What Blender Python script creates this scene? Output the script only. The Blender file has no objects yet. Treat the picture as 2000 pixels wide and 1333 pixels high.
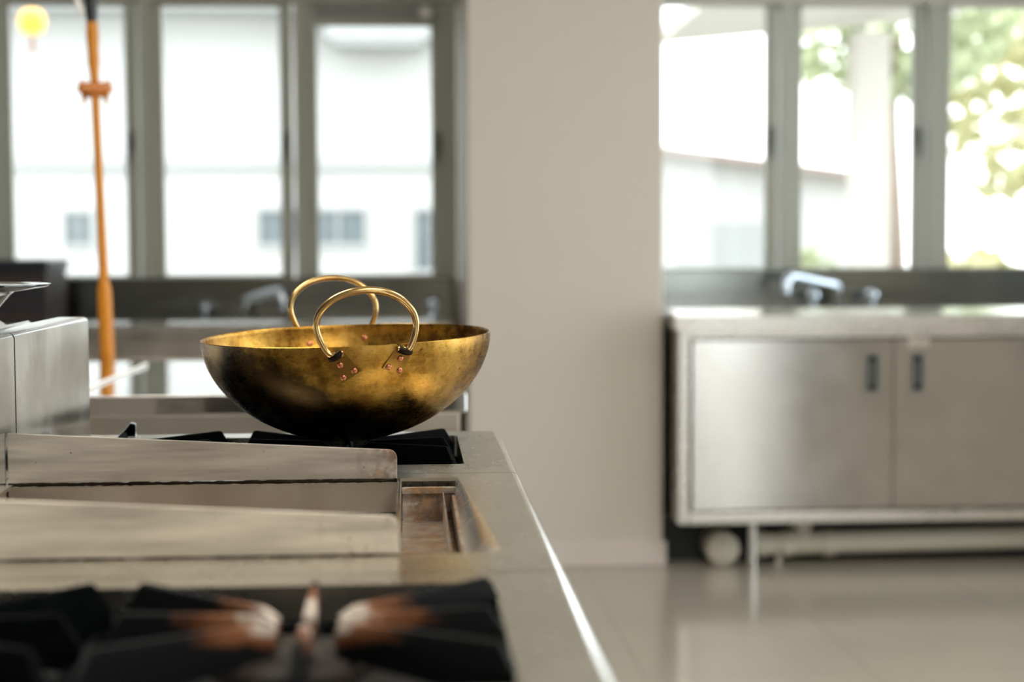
import bpy, bmesh, math, random
from math import sin, cos, pi, radians
from mathutils import Vector, Matrix, Quaternion
random.seed(7)
S = bpy.context.scene
COL = S.collection

# ------------------------------------------------------------------ camera
F_PX = 3200.0
cam_d = bpy.data.cameras.new('camera')
cam = bpy.data.objects.new('camera', cam_d)
COL.objects.link(cam)
cam_d.sensor_width = 36.0
cam_d.lens = F_PX / 2000.0 * 36.0
cam_d.clip_start = 0.05
a = Vector((-199, 185, -F_PX)).normalized()          # world +Y seen from the camera
b = Vector((1, .004, 0)); b = (b - a * b.dot(a)).normalized()
c = b.cross(a)
cam.matrix_world = Matrix.Translation((0, 0, 1.125)) @ Matrix((b, a, c)).to_4x4()
cam_d.dof.use_dof = True
cam_d.dof.focus_distance = 2.05
cam_d.dof.aperture_fstop = 57.6 / 20.0
S.camera = cam

# ------------------------------------------------------------------ world, lights, exposure
S.view_settings.view_transform = 'Standard'
S.view_settings.look = 'None'
S.view_settings.exposure = 1.64
S.view_settings.gamma = 1.0
S.view_settings.use_curve_mapping = False
W = bpy.data.worlds.new('overcast'); S.world = W; W.use_nodes = True
bg = W.node_tree.nodes['Background']
bg.inputs['Color'].default_value = (0.94, 0.975, 1.0, 1)
bg.inputs['Strength'].default_value = 1.75

def portal(name, loc, direction, sx, sy):
    l = bpy.data.lights.new(name, 'AREA'); l.shape = 'RECTANGLE'; l.size = sx; l.size_y = sy
    l.cycles.is_portal = True
    o = bpy.data.objects.new(name, l); COL.objects.link(o); o.location = loc
    o.rotation_euler = Vector(direction).to_track_quat('-Z', 'Y').to_euler()
portal('portal_far_left', (-.95, 6.66, 1.55), (0, -1, 0), 2.4, 1.12)
portal('portal_far_right', (2.4, 6.66, 1.56), (0, -1, 0), 2.9, 1.12)
portal('portal_right', (3.56, 3.8, 1.5), (-1, 0, 0), 2.4, 4.6)
portal('portal_near', (2.8, -3.46, 1.1), (0, 1, 0), .85, 2.2)

# ------------------------------------------------------------------ helpers
def tag(o, label=None, cat=None, group=None, kind=None):
    if label: o['label'] = label
    if cat: o['category'] = cat
    if group: o['group'] = group
    if kind: o['kind'] = kind
    return o

def obj(name, bm, m, parent=None, smooth=False, bevel=0, seg=2, loc=None):
    me = bpy.data.meshes.new(name)
    bmesh.ops.recalc_face_normals(bm, faces=bm.faces)
    bm.to_mesh(me); bm.free()
    me.materials.append(m)
    o = bpy.data.objects.new(name, me); COL.objects.link(o)
    if parent: o.parent = parent
    if loc: o.location = loc
    if smooth:
        for p in me.polygons: p.use_smooth = True
        try: me.set_sharp_from_angle(angle=radians(40))
        except Exception: pass
    if bevel:
        md = o.modifiers.new('bevel', 'BEVEL'); md.width = bevel; md.segments = seg
        md.limit_method = 'ANGLE'; md.angle_limit = radians(40)
        md.harden_normals = False
    return o

def thing(name, label, cat, loc=(0, 0, 0), group=None, rot=None):
    o = bpy.data.objects.new(name, None); COL.objects.link(o); o.location = loc
    if rot: o.rotation_euler = rot
    o.empty_display_size = .1
    return tag(o, label, cat, group)

def B(): return bmesh.new()

def box(bm, x0, x1, y0, y1, z0, z1):
    v = [bm.verts.new((x, y, z)) for x in (x0, x1) for y in (y0, y1) for z in (z0, z1)]
    for f in ((0, 1, 3, 2), (4, 6, 7, 5), (0, 4, 5, 1), (2, 3, 7, 6), (0, 2, 6, 4), (1, 5, 7, 3)):
        bm.faces.new([v[i] for i in f])
    return bm

def bx(*a): return box(B(), *a)

def prism(bm, pts, axis, lo, hi):
    """pts: 2D outline; axis: extrusion axis (0 x, 1 y, 2 z)"""
    def P(p, h):
        if axis == 0: return (h, p[0], p[1])
        if axis == 1: return (p[0], h, p[1])
        return (p[0], p[1], h)
    A = [bm.verts.new(P(p, lo)) for p in pts]; Bv = [bm.verts.new(P(p, hi)) for p in pts]
    bm.faces.new(A[::-1]); bm.faces.new(Bv)
    n = len(pts)
    for i in range(n): bm.faces.new((A[i], A[(i + 1) % n], Bv[(i + 1) % n], Bv[i]))
    return bm

def lathe(bm, prof, n=64, closed=False, ax=2, c0=(0, 0, 0)):
    rings = []
    for r, z in prof:
        if r < 1e-6:
            rings.append([bm.verts.new(_ax(0, 0, z, ax, c0))])
        else:
            rings.append([bm.verts.new(_ax(r * cos(2 * pi * k / n), r * sin(2 * pi * k / n), z, ax, c0)) for k in range(n)])
    m = len(rings)
    for i in range(m if closed else m - 1):
        A, C = rings[i], rings[(i + 1) % m]
        for k in range(n):
            q = [A[k % len(A)], A[(k + 1) % len(A)], C[(k + 1) % len(C)], C[k % len(C)]]
            u = []
            for v in q:
                if v not in u: u.append(v)
            if len(u) > 2:
                try: bm.faces.new(u)
                except ValueError: pass
    return bm

def _ax(x, y, z, ax, c0):
    p = (x, y, z) if ax == 2 else ((x, z, y) if ax == 1 else (z, x, y))
    return (p[0] + c0[0], p[1] + c0[1], p[2] + c0[2])

def cyl(bm, r, h0, h1, c0=(0, 0, 0), ax=2, n=32):
    return lathe(bm, [(0, h0), (r, h0), (r, h1), (0, h1)], n, False, ax, c0)

def smooth_path(pts, k=8):
    P = [Vector(p) for p in pts]; out = []
    for i in range(len(P) - 1):
        p0 = P[max(i - 1, 0)]; p1 = P[i]; p2 = P[i + 1]; p3 = P[min(i + 2, len(P) - 1)]
        for j in range(k):
            t = j / k
            out.append(.5 * ((2 * p1) + (-p0 + p2) * t + (2 * p0 - 5 * p1 + 4 * p2 - p3) * t * t + (-p0 + 3 * p1 - 3 * p2 + p3) * t ** 3))
    out.append(P[-1]); return out

def tube(bm, pts, r, n=16, rs=None):
    P = [Vector(p) for p in pts]; rings = []
    t0 = (P[1] - P[0]).normalized()
    up = Vector((0, 0, 1)) if abs(t0.z) < .9 else Vector((0, 1, 0))
    nrm = (up - t0 * up.dot(t0)).normalized(); prev = t0
    for i, p in enumerate(P):
        t = ((P[min(i + 1, len(P) - 1)] - P[max(i - 1, 0)])).normalized()
        q = prev.rotation_difference(t); nrm = q @ nrm; nrm = (nrm - t * nrm.dot(t)).normalized(); prev = t
        bn = t.cross(nrm); rr = rs[i] if rs else r
        rings.append([bm.verts.new(p + nrm * rr * cos(2 * pi * k / n) + bn * rr * sin(2 * pi * k / n)) for k in range(n)])
    for A, C in zip(rings, rings[1:]):
        for k in range(n): bm.faces.new((A[k], A[(k + 1) % n], C[(k + 1) % n], C[k]))
    bm.faces.new(rings[0][::-1]); bm.faces.new(rings[-1])
    return bm

# ------------------------------------------------------------------ materials
def nodes(name):
    m = bpy.data.materials.new(name); m.use_nodes = True
    nt = m.node_tree; return m, nt, nt.nodes['Principled BSDF']

def N(nt, t, **kw):
    n = nt.nodes.new(t)
    for k, v in kw.items():
        if hasattr(n, k) and k not in n.inputs: setattr(n, k, v)
        elif k in n.inputs: n.inputs[k].default_value = v
    return n

def coords(nt, scale=(1, 1, 1)):
    tc = N(nt, 'ShaderNodeTexCoord'); mp = N(nt, 'ShaderNodeMapping')
    mp.inputs['Scale'].default_value = scale
    nt.links.new(tc.outputs['Object'], mp.inputs['Vector']); return mp.outputs[0]

def noise(nt, vec, scale, detail=4, rough=.55):
    n = N(nt, 'ShaderNodeTexNoise'); n.inputs['Scale'].default_value = scale
    n.inputs['Detail'].default_value = detail; n.inputs['Roughness'].default_value = rough
    nt.links.new(vec, n.inputs['Vector']); return n.outputs['Fac']

def ramp(nt, fac, stops):
    r = N(nt, 'ShaderNodeValToRGB'); el = r.color_ramp.elements
    while len(el) < len(stops): el.new(.5)
    for e, (p, cc) in zip(el, stops):
        e.position = p; e.color = (*cc, 1) if len(cc) == 3 else cc
    nt.links.new(fac, r.inputs['Fac']); return r.outputs['Color']

def maprange(nt, fac, a0, a1, b0, b1):
    n = N(nt, 'ShaderNodeMapRange'); n.inputs[1].default_value = a0; n.inputs[2].default_value = a1
    n.inputs[3].default_value = b0; n.inputs[4].default_value = b1
    nt.links.new(fac, n.inputs[0]); return n.outputs[0]

def mix(nt, fac, c1, c2):
    n = N(nt, 'ShaderNodeMix', data_type='RGBA')
    L = nt.links
    if isinstance(fac, (int, float)): n.inputs[0].default_value = fac
    else: L.new(fac, n.inputs[0])
    for i, cc in ((6, c1), (7, c2)):
        if isinstance(cc, tuple): n.inputs[i].default_value = (*cc, 1)
        else: L.new(cc, n.inputs[i])
    return n.outputs[2]

def math_(nt, op, a_, b_=0.0, clamp=False):
    n = N(nt, 'ShaderNodeMath'); n.operation = op; n.use_clamp = clamp
    for i, v in ((0, a_), (1, b_)):
        if isinstance(v, (int, float)): n.inputs[i].default_value = v
        else: nt.links.new(v, n.inputs[i])
    return n.outputs[0]

def bump(nt, p, h, strength=.1, dist=.001):
    n = N(nt, 'ShaderNodeBump'); n.inputs['Strength'].default_value = strength
    n.inputs['Distance'].default_value = dist
    nt.links.new(h, n.inputs['Height']); nt.links.new(n.outputs[0], p.inputs['Normal'])

def paint(name, col, rough=.5, var=.04, bumpy=0, spec=.5, scale=3.0):
    m, nt, p = nodes(name)
    v = coords(nt); f = noise(nt, v, scale)
    d = tuple(max(0, x * (1 - var * 2)) for x in col)
    nt.links.new(mix(nt, f, d, col), p.inputs['Base Color'])
    p.inputs['Roughness'].default_value = rough
    p.inputs['Specular IOR Level'].default_value = spec
    if bumpy: bump(nt, p, noise(nt, v, 120, 3), bumpy, .001)
    return m

def steel(name, col=(.60, .58, .54), r0=.18, r1=.32, brush=(2, 60, 60), waves=0.0, smear=.5, aniso=0, wscale=2.0):
    m, nt, p = nodes(name)
    p.inputs['Metallic'].default_value = 1
    v = coords(nt, brush); f = noise(nt, v, 6, 6, .7)
    v2 = coords(nt); g = noise(nt, v2, 7, 5)
    rr = math_(nt, 'ADD', math_(nt, 'MULTIPLY', f, .4), math_(nt, 'MULTIPLY', g, .6))
    nt.links.new(maprange(nt, rr, .3, .7, r0, r1), p.inputs['Roughness'])
    dk = tuple(x * (1 - smear * .35) for x in col)
    nt.links.new(mix(nt, maprange(nt, g, .35, .65, 0, 1), dk, col), p.inputs['Base Color'])
    if aniso:
        p.inputs['Anisotropic'].default_value = aniso; p.inputs['Anisotropic Rotation'].default_value = .25
        tg = N(nt, 'ShaderNodeTangent'); tg.direction_type = 'RADIAL'; tg.axis = 'Z'
        nt.links.new(tg.outputs[0], p.inputs['Tangent'])
    if waves:
        w = noise(nt, v2, wscale, 1)
        h = math_(nt, 'ADD', math_(nt, 'MULTIPLY', w, 1.0), math_(nt, 'MULTIPLY', f, .00))
        bump(nt, p, h, 1.0, waves)
    else:
        bump(nt, p, f, .06, .0004)
    return m

M = {}
M['wall'] = paint('cream_wall_paint', (.60, .565, .51), .7, .02)
M['column'] = paint('column_paint', (.58, .54, .48), .55, .015)
M['ceiling'] = paint('ceiling_paint', (.72, .70, .66), .8, .02)
M['skirting'] = paint('skirting_paint', (.62, .57, .53), .35, .02)
M['frame'] = paint('sage_grey_aluminium_paint', (.45, .475, .42), .35, .03)
M['frame_dark'] = paint('grey_hardware', (.16, .17, .16), .35, .05)
M['deck'] = steel('range_top_steel', (.61, .59, .52), .22, .33, (6, 2, 6), smear=.3)
M['guard'] = steel('worn_brushed_steel', (.60, .55, .48), .26, .42, (1.5, 70, 70), smear=.6)
M['flue'] = steel('smeared_flue_steel', (.80, .81, .79), .10, .26, (14, 14, 5), smear=.8)
M['table'] = steel('polished_table_steel', (.72, .71, .70), .05, .12, (2, 50, 50), waves=.0012, smear=.1, wscale=3.0)
M['table_side'] = steel('table_apron_steel', (.60, .56, .50), .25, .4, (2, 60, 60), smear=.3)
M['cab'] = steel('cabinet_steel', (.45, .43, .40), .16, .22, (3, 3, 60), waves=.004, smear=.2, aniso=.5, wscale=1.6)
M['cab_frame'] = steel('cabinet_frame_steel', (.62, .60, .56), .22, .35, (2, 60, 60), smear=.2)
M['splash'] = steel('backsplash_steel', (.24, .25, .235), .14, .2, (2, 2, 50), waves=.004, smear=.3, wscale=2.0)
M['lip'] = steel('drawn_lip_steel', (.86, .85, .82), .22, .34, (3, 3, 3), smear=.1)
M['rim'] = steel('sink_rim_steel', (.68, .68, .66), .10, .16, (2, 30, 30), smear=.2)
M['chrome'] = steel('chrome', (.74, .84, .95), .04, .1, (2, 2, 2), smear=.05)
M['edge'] = steel('rolled_steel_edge', (.78, .78, .76), .10, .18, (60, 3, 60), smear=.1)

def cast_iron():
    m, nt, p = nodes('black_cast_iron')
    v = coords(nt); g = noise(nt, v, 60, 5)
    nt.links.new(ramp(nt, g, [(.3, (.001, .0015, .002)), (.75, (.003, .004, .005))]), p.inputs['Base Color'])
    p.inputs['Roughness'].default_value = .62
    p.inputs['Specular IOR Level'].default_value = .03
    bump(nt, p, g, .25, .0006)
    return m
M['iron'] = cast_iron()

def worn_iron():                        # inner finger tips burnt to pale scale and rust, by distance from the burner centre
    m, nt, p = nodes('burnt_cast_iron')
    tc = N(nt, 'ShaderNodeTexCoord'); v = tc.outputs['Object']
    ln = N(nt, 'ShaderNodeVectorMath', operation='LENGTH')
    sc = N(nt, 'ShaderNodeVectorMath', operation='MULTIPLY'); sc.inputs[1].default_value = (1, 1, 0)
    nt.links.new(v, sc.inputs[0]); nt.links.new(sc.outputs[0], ln.inputs[0])
    g = noise(nt, v, 70, 5)
    d = math_(nt, 'ADD', ln.outputs['Value'], math_(nt, 'MULTIPLY', math_(nt, 'SUBTRACT', g, .5), .045))
    sz = N(nt, 'ShaderNodeSeparateXYZ'); nt.links.new(v, sz.inputs[0])
    d = math_(nt, 'ADD', d, maprange(nt, sz.outputs['Z'], -.012, .006, .08, 0))
    colr = ramp(nt, d, [(.0, (.50, .46, .42)), (.042, (.46, .40, .35)), (.052, (.20, .085, .04)), (.080, (.09, .035, .016)), (.095, (.004, .005, .006))])
    nt.links.new(colr, p.inputs['Base Color']); p.inputs['Roughness'].default_value = .5; p.inputs['Specular IOR Level'].default_value = .12
    bump(nt, p, g, .3, .0006)
    return m
M['worn_iron'] = worn_iron()

def brass():
    m, nt, p = nodes('aged_hammered_brass')
    p.inputs['Metallic'].default_value = 1
    tc = N(nt, 'ShaderNodeTexCoord'); v = tc.outputs['Object']
    big = noise(nt, v, 13, 6, .65); mid = noise(nt, v, 55, 5, .7)
    mp = N(nt, 'ShaderNodeMapping'); mp.inputs['Scale'].default_value = (1, 1, 14); nt.links.new(v, mp.inputs[0])
    scr = noise(nt, mp.outputs[0], 45, 6, .8)
    mp2 = N(nt, 'ShaderNodeMapping'); mp2.inputs['Scale'].default_value = (9, 9, 1); nt.links.new(v, mp2.inputs[0])
    scv = noise(nt, mp2.outputs[0], 28, 4, .7)
    t = math_(nt, 'ADD', math_(nt, 'MULTIPLY', big, .6), math_(nt, 'MULTIPLY', mid, .4))
    base = ramp(nt, t, [(.36, (.12, .055, .010)), (.46, (.30, .155, .026)), (.56, (.47, .27, .055)), (.72, (.58, .37, .12))])
    spot = maprange(nt, noise(nt, v, 95, 3, .5), .66, .72, 0, .8)
    base = mix(nt, spot, base, (.10, .045, .015))
    # sooty base, and a dark reflection painted up the outside to the left
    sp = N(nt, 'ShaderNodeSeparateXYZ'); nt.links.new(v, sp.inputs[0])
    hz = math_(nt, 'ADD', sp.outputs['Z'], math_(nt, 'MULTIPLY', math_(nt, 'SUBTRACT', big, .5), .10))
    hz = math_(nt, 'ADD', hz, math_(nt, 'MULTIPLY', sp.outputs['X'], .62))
    soot_refl = maprange(nt, hz, .064, .106, 1, 0)
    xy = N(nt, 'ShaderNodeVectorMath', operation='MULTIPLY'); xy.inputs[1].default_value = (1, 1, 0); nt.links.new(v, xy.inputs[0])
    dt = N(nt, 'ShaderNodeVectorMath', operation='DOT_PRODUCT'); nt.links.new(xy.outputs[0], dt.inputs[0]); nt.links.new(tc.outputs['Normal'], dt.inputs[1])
    soot_refl = math_(nt, 'MULTIPLY', soot_refl, maprange(nt, dt.outputs['Value'], -.001, .001, 0, 1))
    soot_refl = math_(nt, 'MULTIPLY', soot_refl, maprange(nt, sp.outputs['X'], -.178, -.150, .25, .96))  # painted reflection thins out at the far left edge
    base = mix(nt, soot_refl, base, (.022, .014, .007))
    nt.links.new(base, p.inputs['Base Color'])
    rr = maprange(nt, math_(nt, 'ADD', math_(nt, 'MULTIPLY', scr, .5), math_(nt, 'MULTIPLY', mid, .5)), .35, .65, .16, .40)
    nt.links.new(rr, p.inputs['Roughness'])
    h = math_(nt, 'ADD', math_(nt, 'MULTIPLY', scr, .5), math_(nt, 'ADD', math_(nt, 'MULTIPLY', scv, .5), math_(nt, 'MULTIPLY', mid, .4)))
    bump(nt, p, h, .5, .0007)
    return m
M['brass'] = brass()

def metal(name, col, r, var=.3, sc=80):
    m, nt, p = nodes(name); p.inputs['Metallic'].default_value = 1
    v = coords(nt); g = noise(nt, v, sc, 4)
    nt.links.new(mix(nt, g, tuple(x * (1 - var) for x in col), col), p.inputs['Base Color'])
    p.inputs['Roughness'].default_value = r; bump(nt, p, g, .15, .0003); return m
M['brass_wire'] = metal('drawn_brass_wire', (.66, .45, .19), .22)
M['brass_lug'] = metal('brass_lug_plate', (.34, .19, .045), .33)
M['copper'] = metal('copper_rivet', (.60, .23, .12), .35)
M['char'] = metal('charred_joint', (.03, .022, .015), .4)

def rusty(name, base, x_from=None, dens=.55, scale=22, metallic=.8, rough=.38):
    """steel with brown burnt grease; x_from: patches only to the right of this local x"""
    m, nt, p = nodes(name)
    v = coords(nt); g = noise(nt, v, scale, 6, .65); g2 = noise(nt, v, scale * 3.1, 4, .6)
    br = noise(nt, coords(nt, (1.5, 70, 70)), 6, 5, .7)
    steelc = mix(nt, maprange(nt, noise(nt, coords(nt, (1.2, 12, 14)), 4, 5), .36, .64, 0, 1), tuple(x * .60 for x in base), base)
    k = maprange(nt, math_(nt, 'ADD', math_(nt, 'MULTIPLY', g, .7), math_(nt, 'MULTIPLY', g2, .3)), dens, dens + .08, 0, .85)
    if x_from is not None:
        sp = N(nt, 'ShaderNodeSeparateXYZ'); nt.links.new(v, sp.inputs[0])
        k = math_(nt, 'MULTIPLY', k, maprange(nt, sp.outputs['X'], x_from, x_from + .05, .0, 1))
    dots = maprange(nt, noise(nt, v, scale * 4.5, 2), .74, .77, 0, .8)
    k = math_(nt, 'MAXIMUM', k, dots)
    rc = ramp(nt, g2, [(.3, (.05, .03, .02)), (.5, (.16, .085, .04)), (.7, (.36, .20, .09))])
    nt.links.new(mix(nt, k, steelc, rc), p.inputs['Base Color'])
    nt.links.new(math_(nt, 'MULTIPLY', math_(nt, 'SUBTRACT', 1.0, k), metallic), p.inputs['Metallic'])
    nt.links.new(maprange(nt, br, .3, .7, rough - .1, rough + .08), p.inputs['Roughness'])
    bump(nt, p, math_(nt, 'ADD', br, k), .1, .0005)
    return m
M['guard_rust'] = rusty('guard_steel_with_burnt_corner', (.72, .68, .62), -.08, .42)
M['guard_near'] = rusty('lit_guard_steel_with_burnt_corner', (.92, .85, .75), -.09, .50, rough=.5)  # guard steel made paler, painting in the light on the near guard
M['trough'] = rusty('grease_stained_trough_steel', (.50, .44, .38), None, .46, 30, .7, .36)
M['grid_plate'] = rusty('seasoned_griddle_plate', (.30, .27, .24), None, .5, 12, .7, .35)
M['pan'] = paint('sooty_burner_pan', (.018, .020, .022), .35, .3)
M['burner'] = rusty('rusted_burner_cap', (.025, .018, .014), None, .60, 40, .1, .7)
M['black'] = paint('black_plastic', (.012, .014, .016), .35, .2)
M['dark_box'] = paint('dark_brown_crate', (.035, .022, .02), .5, .3)
M['dark_lid'] = paint('dark_blue_lid', (.012, .018, .03), .4, .2)
M['orange'] = paint('orange_rubber', (.52, .19, .003), .38, .10, scale=14)
M['orange_dk'] = paint('dark_orange_clamp', (.55, .17, .02), .35, .2, scale=30)
M['pvc'] = paint('pale_pvc', (.58, .56, .47), .4, .08)
M['white'] = paint('white_gloss', (.85, .85, .82), .25, .02)
M['void'] = paint('black_pull_and_shade', (.008, .012, .014), .6, .1)  # black of the door pulls, and shade painted under and inside the cabinet

def glass(name, tint=(1, 1, 1)):
    m, nt, p = nodes(name)
    nt.nodes.remove(p)
    out = nt.nodes['Material Output']
    tr = N(nt, 'ShaderNodeBsdfTransparent'); tr.inputs[0].default_value = (*tint, 1)
    gl = N(nt, 'ShaderNodeBsdfGlossy'); gl.inputs['Roughness'].default_value = .02
    fr = N(nt, 'ShaderNodeFresnel'); fr.inputs[0].default_value = 1.45
    mx = N(nt, 'ShaderNodeMixShader')
    nz = noise(nt, coords(nt), 3, 2)
    fac = math_(nt, 'MULTIPLY', fr.outputs[0], maprange(nt, nz, 0, 1, .95, 1.0))
    nt.links.new(fac, mx.inputs[0]); nt.links.new(tr.outputs[0], mx.inputs[1]); nt.links.new(gl.outputs[0], mx.inputs[2])
    nt.links.new(mx.outputs[0], out.inputs[0]); return m
M['pane'] = glass('window_glass', (.97, .985, .98))

def dish_glass():
    m, nt, p = nodes('clear_dish_glass')
    p.inputs['Transmission Weight'].default_value = 1; p.inputs['IOR'].default_value = 1.46
    nt.links.new(maprange(nt, noise(nt, coords(nt), 30, 2), 0, 1, .0, .04), p.inputs['Roughness'])
    p.inputs['Base Color'].default_value = (.97, .98, .98, 1); return m
M['dish'] = dish_glass()

def floor_mat():
    m, nt, p = nodes('polished_stone_tile_floor')
    v = coords(nt)
    br = N(nt, 'ShaderNodeTexBrick'); br.offset = 0; br.inputs['Scale'].default_value = 1
    br.inputs['Brick Width'].default_value = .6; br.inputs['Row Height'].default_value = .6
    br.inputs['Mortar Size'].default_value = .004; br.inputs['Mortar Smooth'].default_value = .3
    nt.links.new(v, br.inputs['Vector'])
    g = noise(nt, v, 2.2, 6, .6)
    tc = ramp(nt, g, [(.3, (.35, .315, .265)), (.7, (.375, .34, .285))])
    nt.links.new(mix(nt, math_(nt, 'MULTIPLY', br.outputs['Fac'], .25), tc, (.16, .13, .10)), p.inputs['Base Color'])
    nt.links.new(maprange(nt, noise(nt, v, 9, 4), .3, .7, .12, .18), p.inputs['Roughness'])
    p.inputs['Specular IOR Level'].default_value = .8
    return m
M['floor'] = floor_mat()
M['ext_wall'] = paint('white_render_outside', (.47, .47, .46), .8, .03)
M['ext_band'] = paint('pale_grey_ledge', (.34, .35, .345), .8, .03)
M['ext_win'] = paint('blue_grey_window', (.15, .185, .20), .5, .25, scale=2)
M['ext_roof'] = paint('pinkish_roof', (.30, .235, .20), .8, .1)
M['ext_ground'] = paint('pale_concrete', (.45, .44, .41), .8, .1)
M['leaf'] = paint('pale_green_leaves', (.60, .66, .40), .6, .35, scale=1.5)
M['leaf_y'] = paint('yellow_green_leaves', (.72, .70, .38), .6, .3, scale=1.5)
M['bark'] = paint('brown_bark', (.26, .20, .16), .8, .2)
M['post'] = paint('cream_post', (.52, .50, .45), .7, .05)

def lamp_mat(name, col, s):
    m, nt, p = nodes(name)
    p.inputs['Base Color'].default_value = (*col, 1); p.inputs['Emission Color'].default_value = (*col, 1)
    nt.links.new(maprange(nt, noise(nt, coords(nt), 4, 1), 0, 1, s * .95, s), p.inputs['Emission Strength']); return m
M['lantern'] = lamp_mat('lit_yellow_paper', (1, .55, .08), .36)
M['tube'] = lamp_mat('fill_lamp_diffuser', (1, .93, .82), 4.2)

# ------------------------------------------------------------------ the room
YW = 6.70
XL, XR, YN, ZC = -3.3, 3.6, -3.5, 2.9
def struct(name, bm, m, **k): return tag(obj(name, bm, m, **k), kind='structure')
struct('floor', bx(XL - .15, XR + .15, YN - .15, YW + .15, -.1, 0), M['floor'])
struct('ceiling', bx(XL - .15, XR + .15, YN - .15, YW + .15, ZC, ZC + .1), M['ceiling'])
bm = B()
SILL, HEAD = 0.985, 2.115
LX0, LX1, RX0, RX1 = -2.75, .199, .885, 3.6
box(bm, XL, XR, YW, YW + .14, 0, SILL); box(bm, XL, XR, YW, YW + .14, HEAD, ZC)
box(bm, XL, LX0, YW, YW + .14, SILL, HEAD); box(bm, LX1 + .001, RX0, YW, YW + .14, SILL, HEAD)
struct('wall_far', bm, M['wall'])
struct('wall_column', bx(LX1, RX0 - .005, 5.68, YW - .001, 0.0, ZC), M['column'], bevel=.006)
bm = B(); box(bm, LX1 - .012, RX0 + .007, 5.668, 5.679, 0, .085); box(bm, LX1 - .012, LX1 - .001, 5.679, YW - .002, 0, .085)
struct('baseboard_column', bm, M['skirting'], bevel=.003)
struct('wall_left', bx(XL - .14, XL, YN, YW, 0, ZC), M['wall'])
bm = B()                                             # right wall with a long band of windows
WY0, WY1, WZ0, WZ1 = 1.6, 6.0, .3, 2.7
box(bm, XR, XR + .14, YN, YW, 0, WZ0); box(bm, XR, XR + .14, YN, YW, WZ1, ZC)
box(bm, XR, XR + .14, YN, WY0, WZ0, WZ1); box(bm, XR, XR + .14, WY1, YW, WZ0, WZ1)
struct('wall_right', bm, M['wall'])
DX0, DX1, DZ = 2.38, 3.22, 2.2
bm = B()                                             # wall behind the viewpoint with a glazed door added for reflections and room light
box(bm, XL, DX0, YN - .14, YN, 0, ZC); box(bm, DX1, XR, YN - .14, YN, 0, ZC); box(bm, DX0, DX1, YN - .14, YN, DZ, ZC)
struct('wall_near', bm, M['wall'])

def ring_frame(bm, x0, x1, z0, z1, w, y0, y1, wt=None):
    wt = wt or w
    box(bm, x0, x0 + w, y0, y1, z0, z1); box(bm, x1 - w, x1, y0, y1, z0, z1)
    box(bm, x0 + w, x1 - w, y0, y1, z0, z0 + wt); box(bm, x0 + w, x1 - w, y0, y1, z1 - wt, z1)

def window_far(name, x0, x1, panes, z0, z1):
    """panes: list of (left, right) of the glass; frame members fill what lies between"""
    t = bpy.data.objects.new(name, None); COL.objects.link(t); t.location = (0, YW, 0); tag(t, kind='structure')
    bm = B(); ya, yb = .02, .10
    box(bm, x0, x1, ya, yb, SILL, z0 - .035); box(bm, x0, x1, ya, yb, z1 + .045, HEAD)
    edges = [x0] + [v for p in panes for v in p] + [x1]
    for i in range(0, len(edges), 2):                # fixed mullions, narrower than the sash pairs
        l, r = edges[i], edges[i + 1]
        if i == 0: r -= .035
        elif i == len(edges) - 2: l += .035
        else: l, r = l + .052, r - .045
        if r > l: box(bm, l, r, ya - .012, yb, z0 - .035, z1 + .045)
    obj('window_frame', bm, M['frame'], t, bevel=.004)
    for (l, r) in panes:
        bm = B()
        ring_frame(bm, l - .05, r + .042, z0 - .034, z1 + .044, .05, ya + .012, ya + .052, .034)
        bm2 = B(); box(bm2, l - .002, r + .002, ya + .028, ya + .034, z0 - .002, z1 + .012)
        s = obj('sash', bm, M['frame'], t, bevel=.005)
        obj('pane', bm2, M['pane'], s)
        h = B(); hx = r + .016; hz = z0 + .53
        box(h, hx - .012, hx + .012, ya - .002, ya + .012, hz - .03, hz + .05)
        tube(h, smooth_path([(hx, ya - .004, hz + .02), (hx, ya - .028, hz + .022), (hx - .004, ya - .034, hz), (hx - .006, ya - .034, hz - .075)], 5), .010, 10)
        obj('latch_handle', h, M['frame_dark'], s, smooth=True)
    return t
w1 = window_far('window_1', LX0, LX1 - .004, [(-2.60, -2.13), (-2.06, -1.735)][:0] + [(-2.35, -1.73), (-1.594, -1.135), (-.990, -.515), (-.371, .0985)], 1.012, 2.085)
w2 = window_far('window_2', RX0 + .004, RX1, [(1.040, 1.478), (1.622, 2.095), (2.246, 2.72), (2.87, 3.40)], 1.030, 2.102)

def side_glazing(name, axis, fix, lo, hi, z0, z1, n):
    t = bpy.data.objects.new(name, None); COL.objects.link(t); tag(t, kind='structure')
    bm = B(); pb = B(); w = .05
    def bb(q, a0, a1, d0, d1, c0, c1):
        if axis == 'y': box(q, fix + d0, fix + d1, a0, a1, c0, c1)
        else: box(q, a0, a1, fix + d0, fix + d1, c0, c1)
    bb(bm, lo, hi, .02, .09, z0, z0 + w); bb(bm, lo, hi, .02, .09, z1 - w, z1)
    for i in range(n + 1):
        a0 = lo + (hi - lo - w) * i / n
        bb(bm, a0, a0 + w, .02, .09, z0 + w, z1 - w)
    for i in range(n):
        a0 = lo + (hi - lo - w) * i / n + w; a1 = lo + (hi - lo - w) * (i + 1) / n
        bb(pb, a0 - .001, a1 + .001, .05, .056, z0 + w - .001, z1 - w + .001)
    obj('window_frame', bm, M['frame'], t, bevel=.004); obj('pane', pb, M['pane'], t)
side_glazing('window_3', 'y', XR, WY0, WY1, WZ0, WZ1, 4)
side_glazing('added_door_1', 'x', YN - .12, DX0, DX1, 0.0, DZ, 1)

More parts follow.
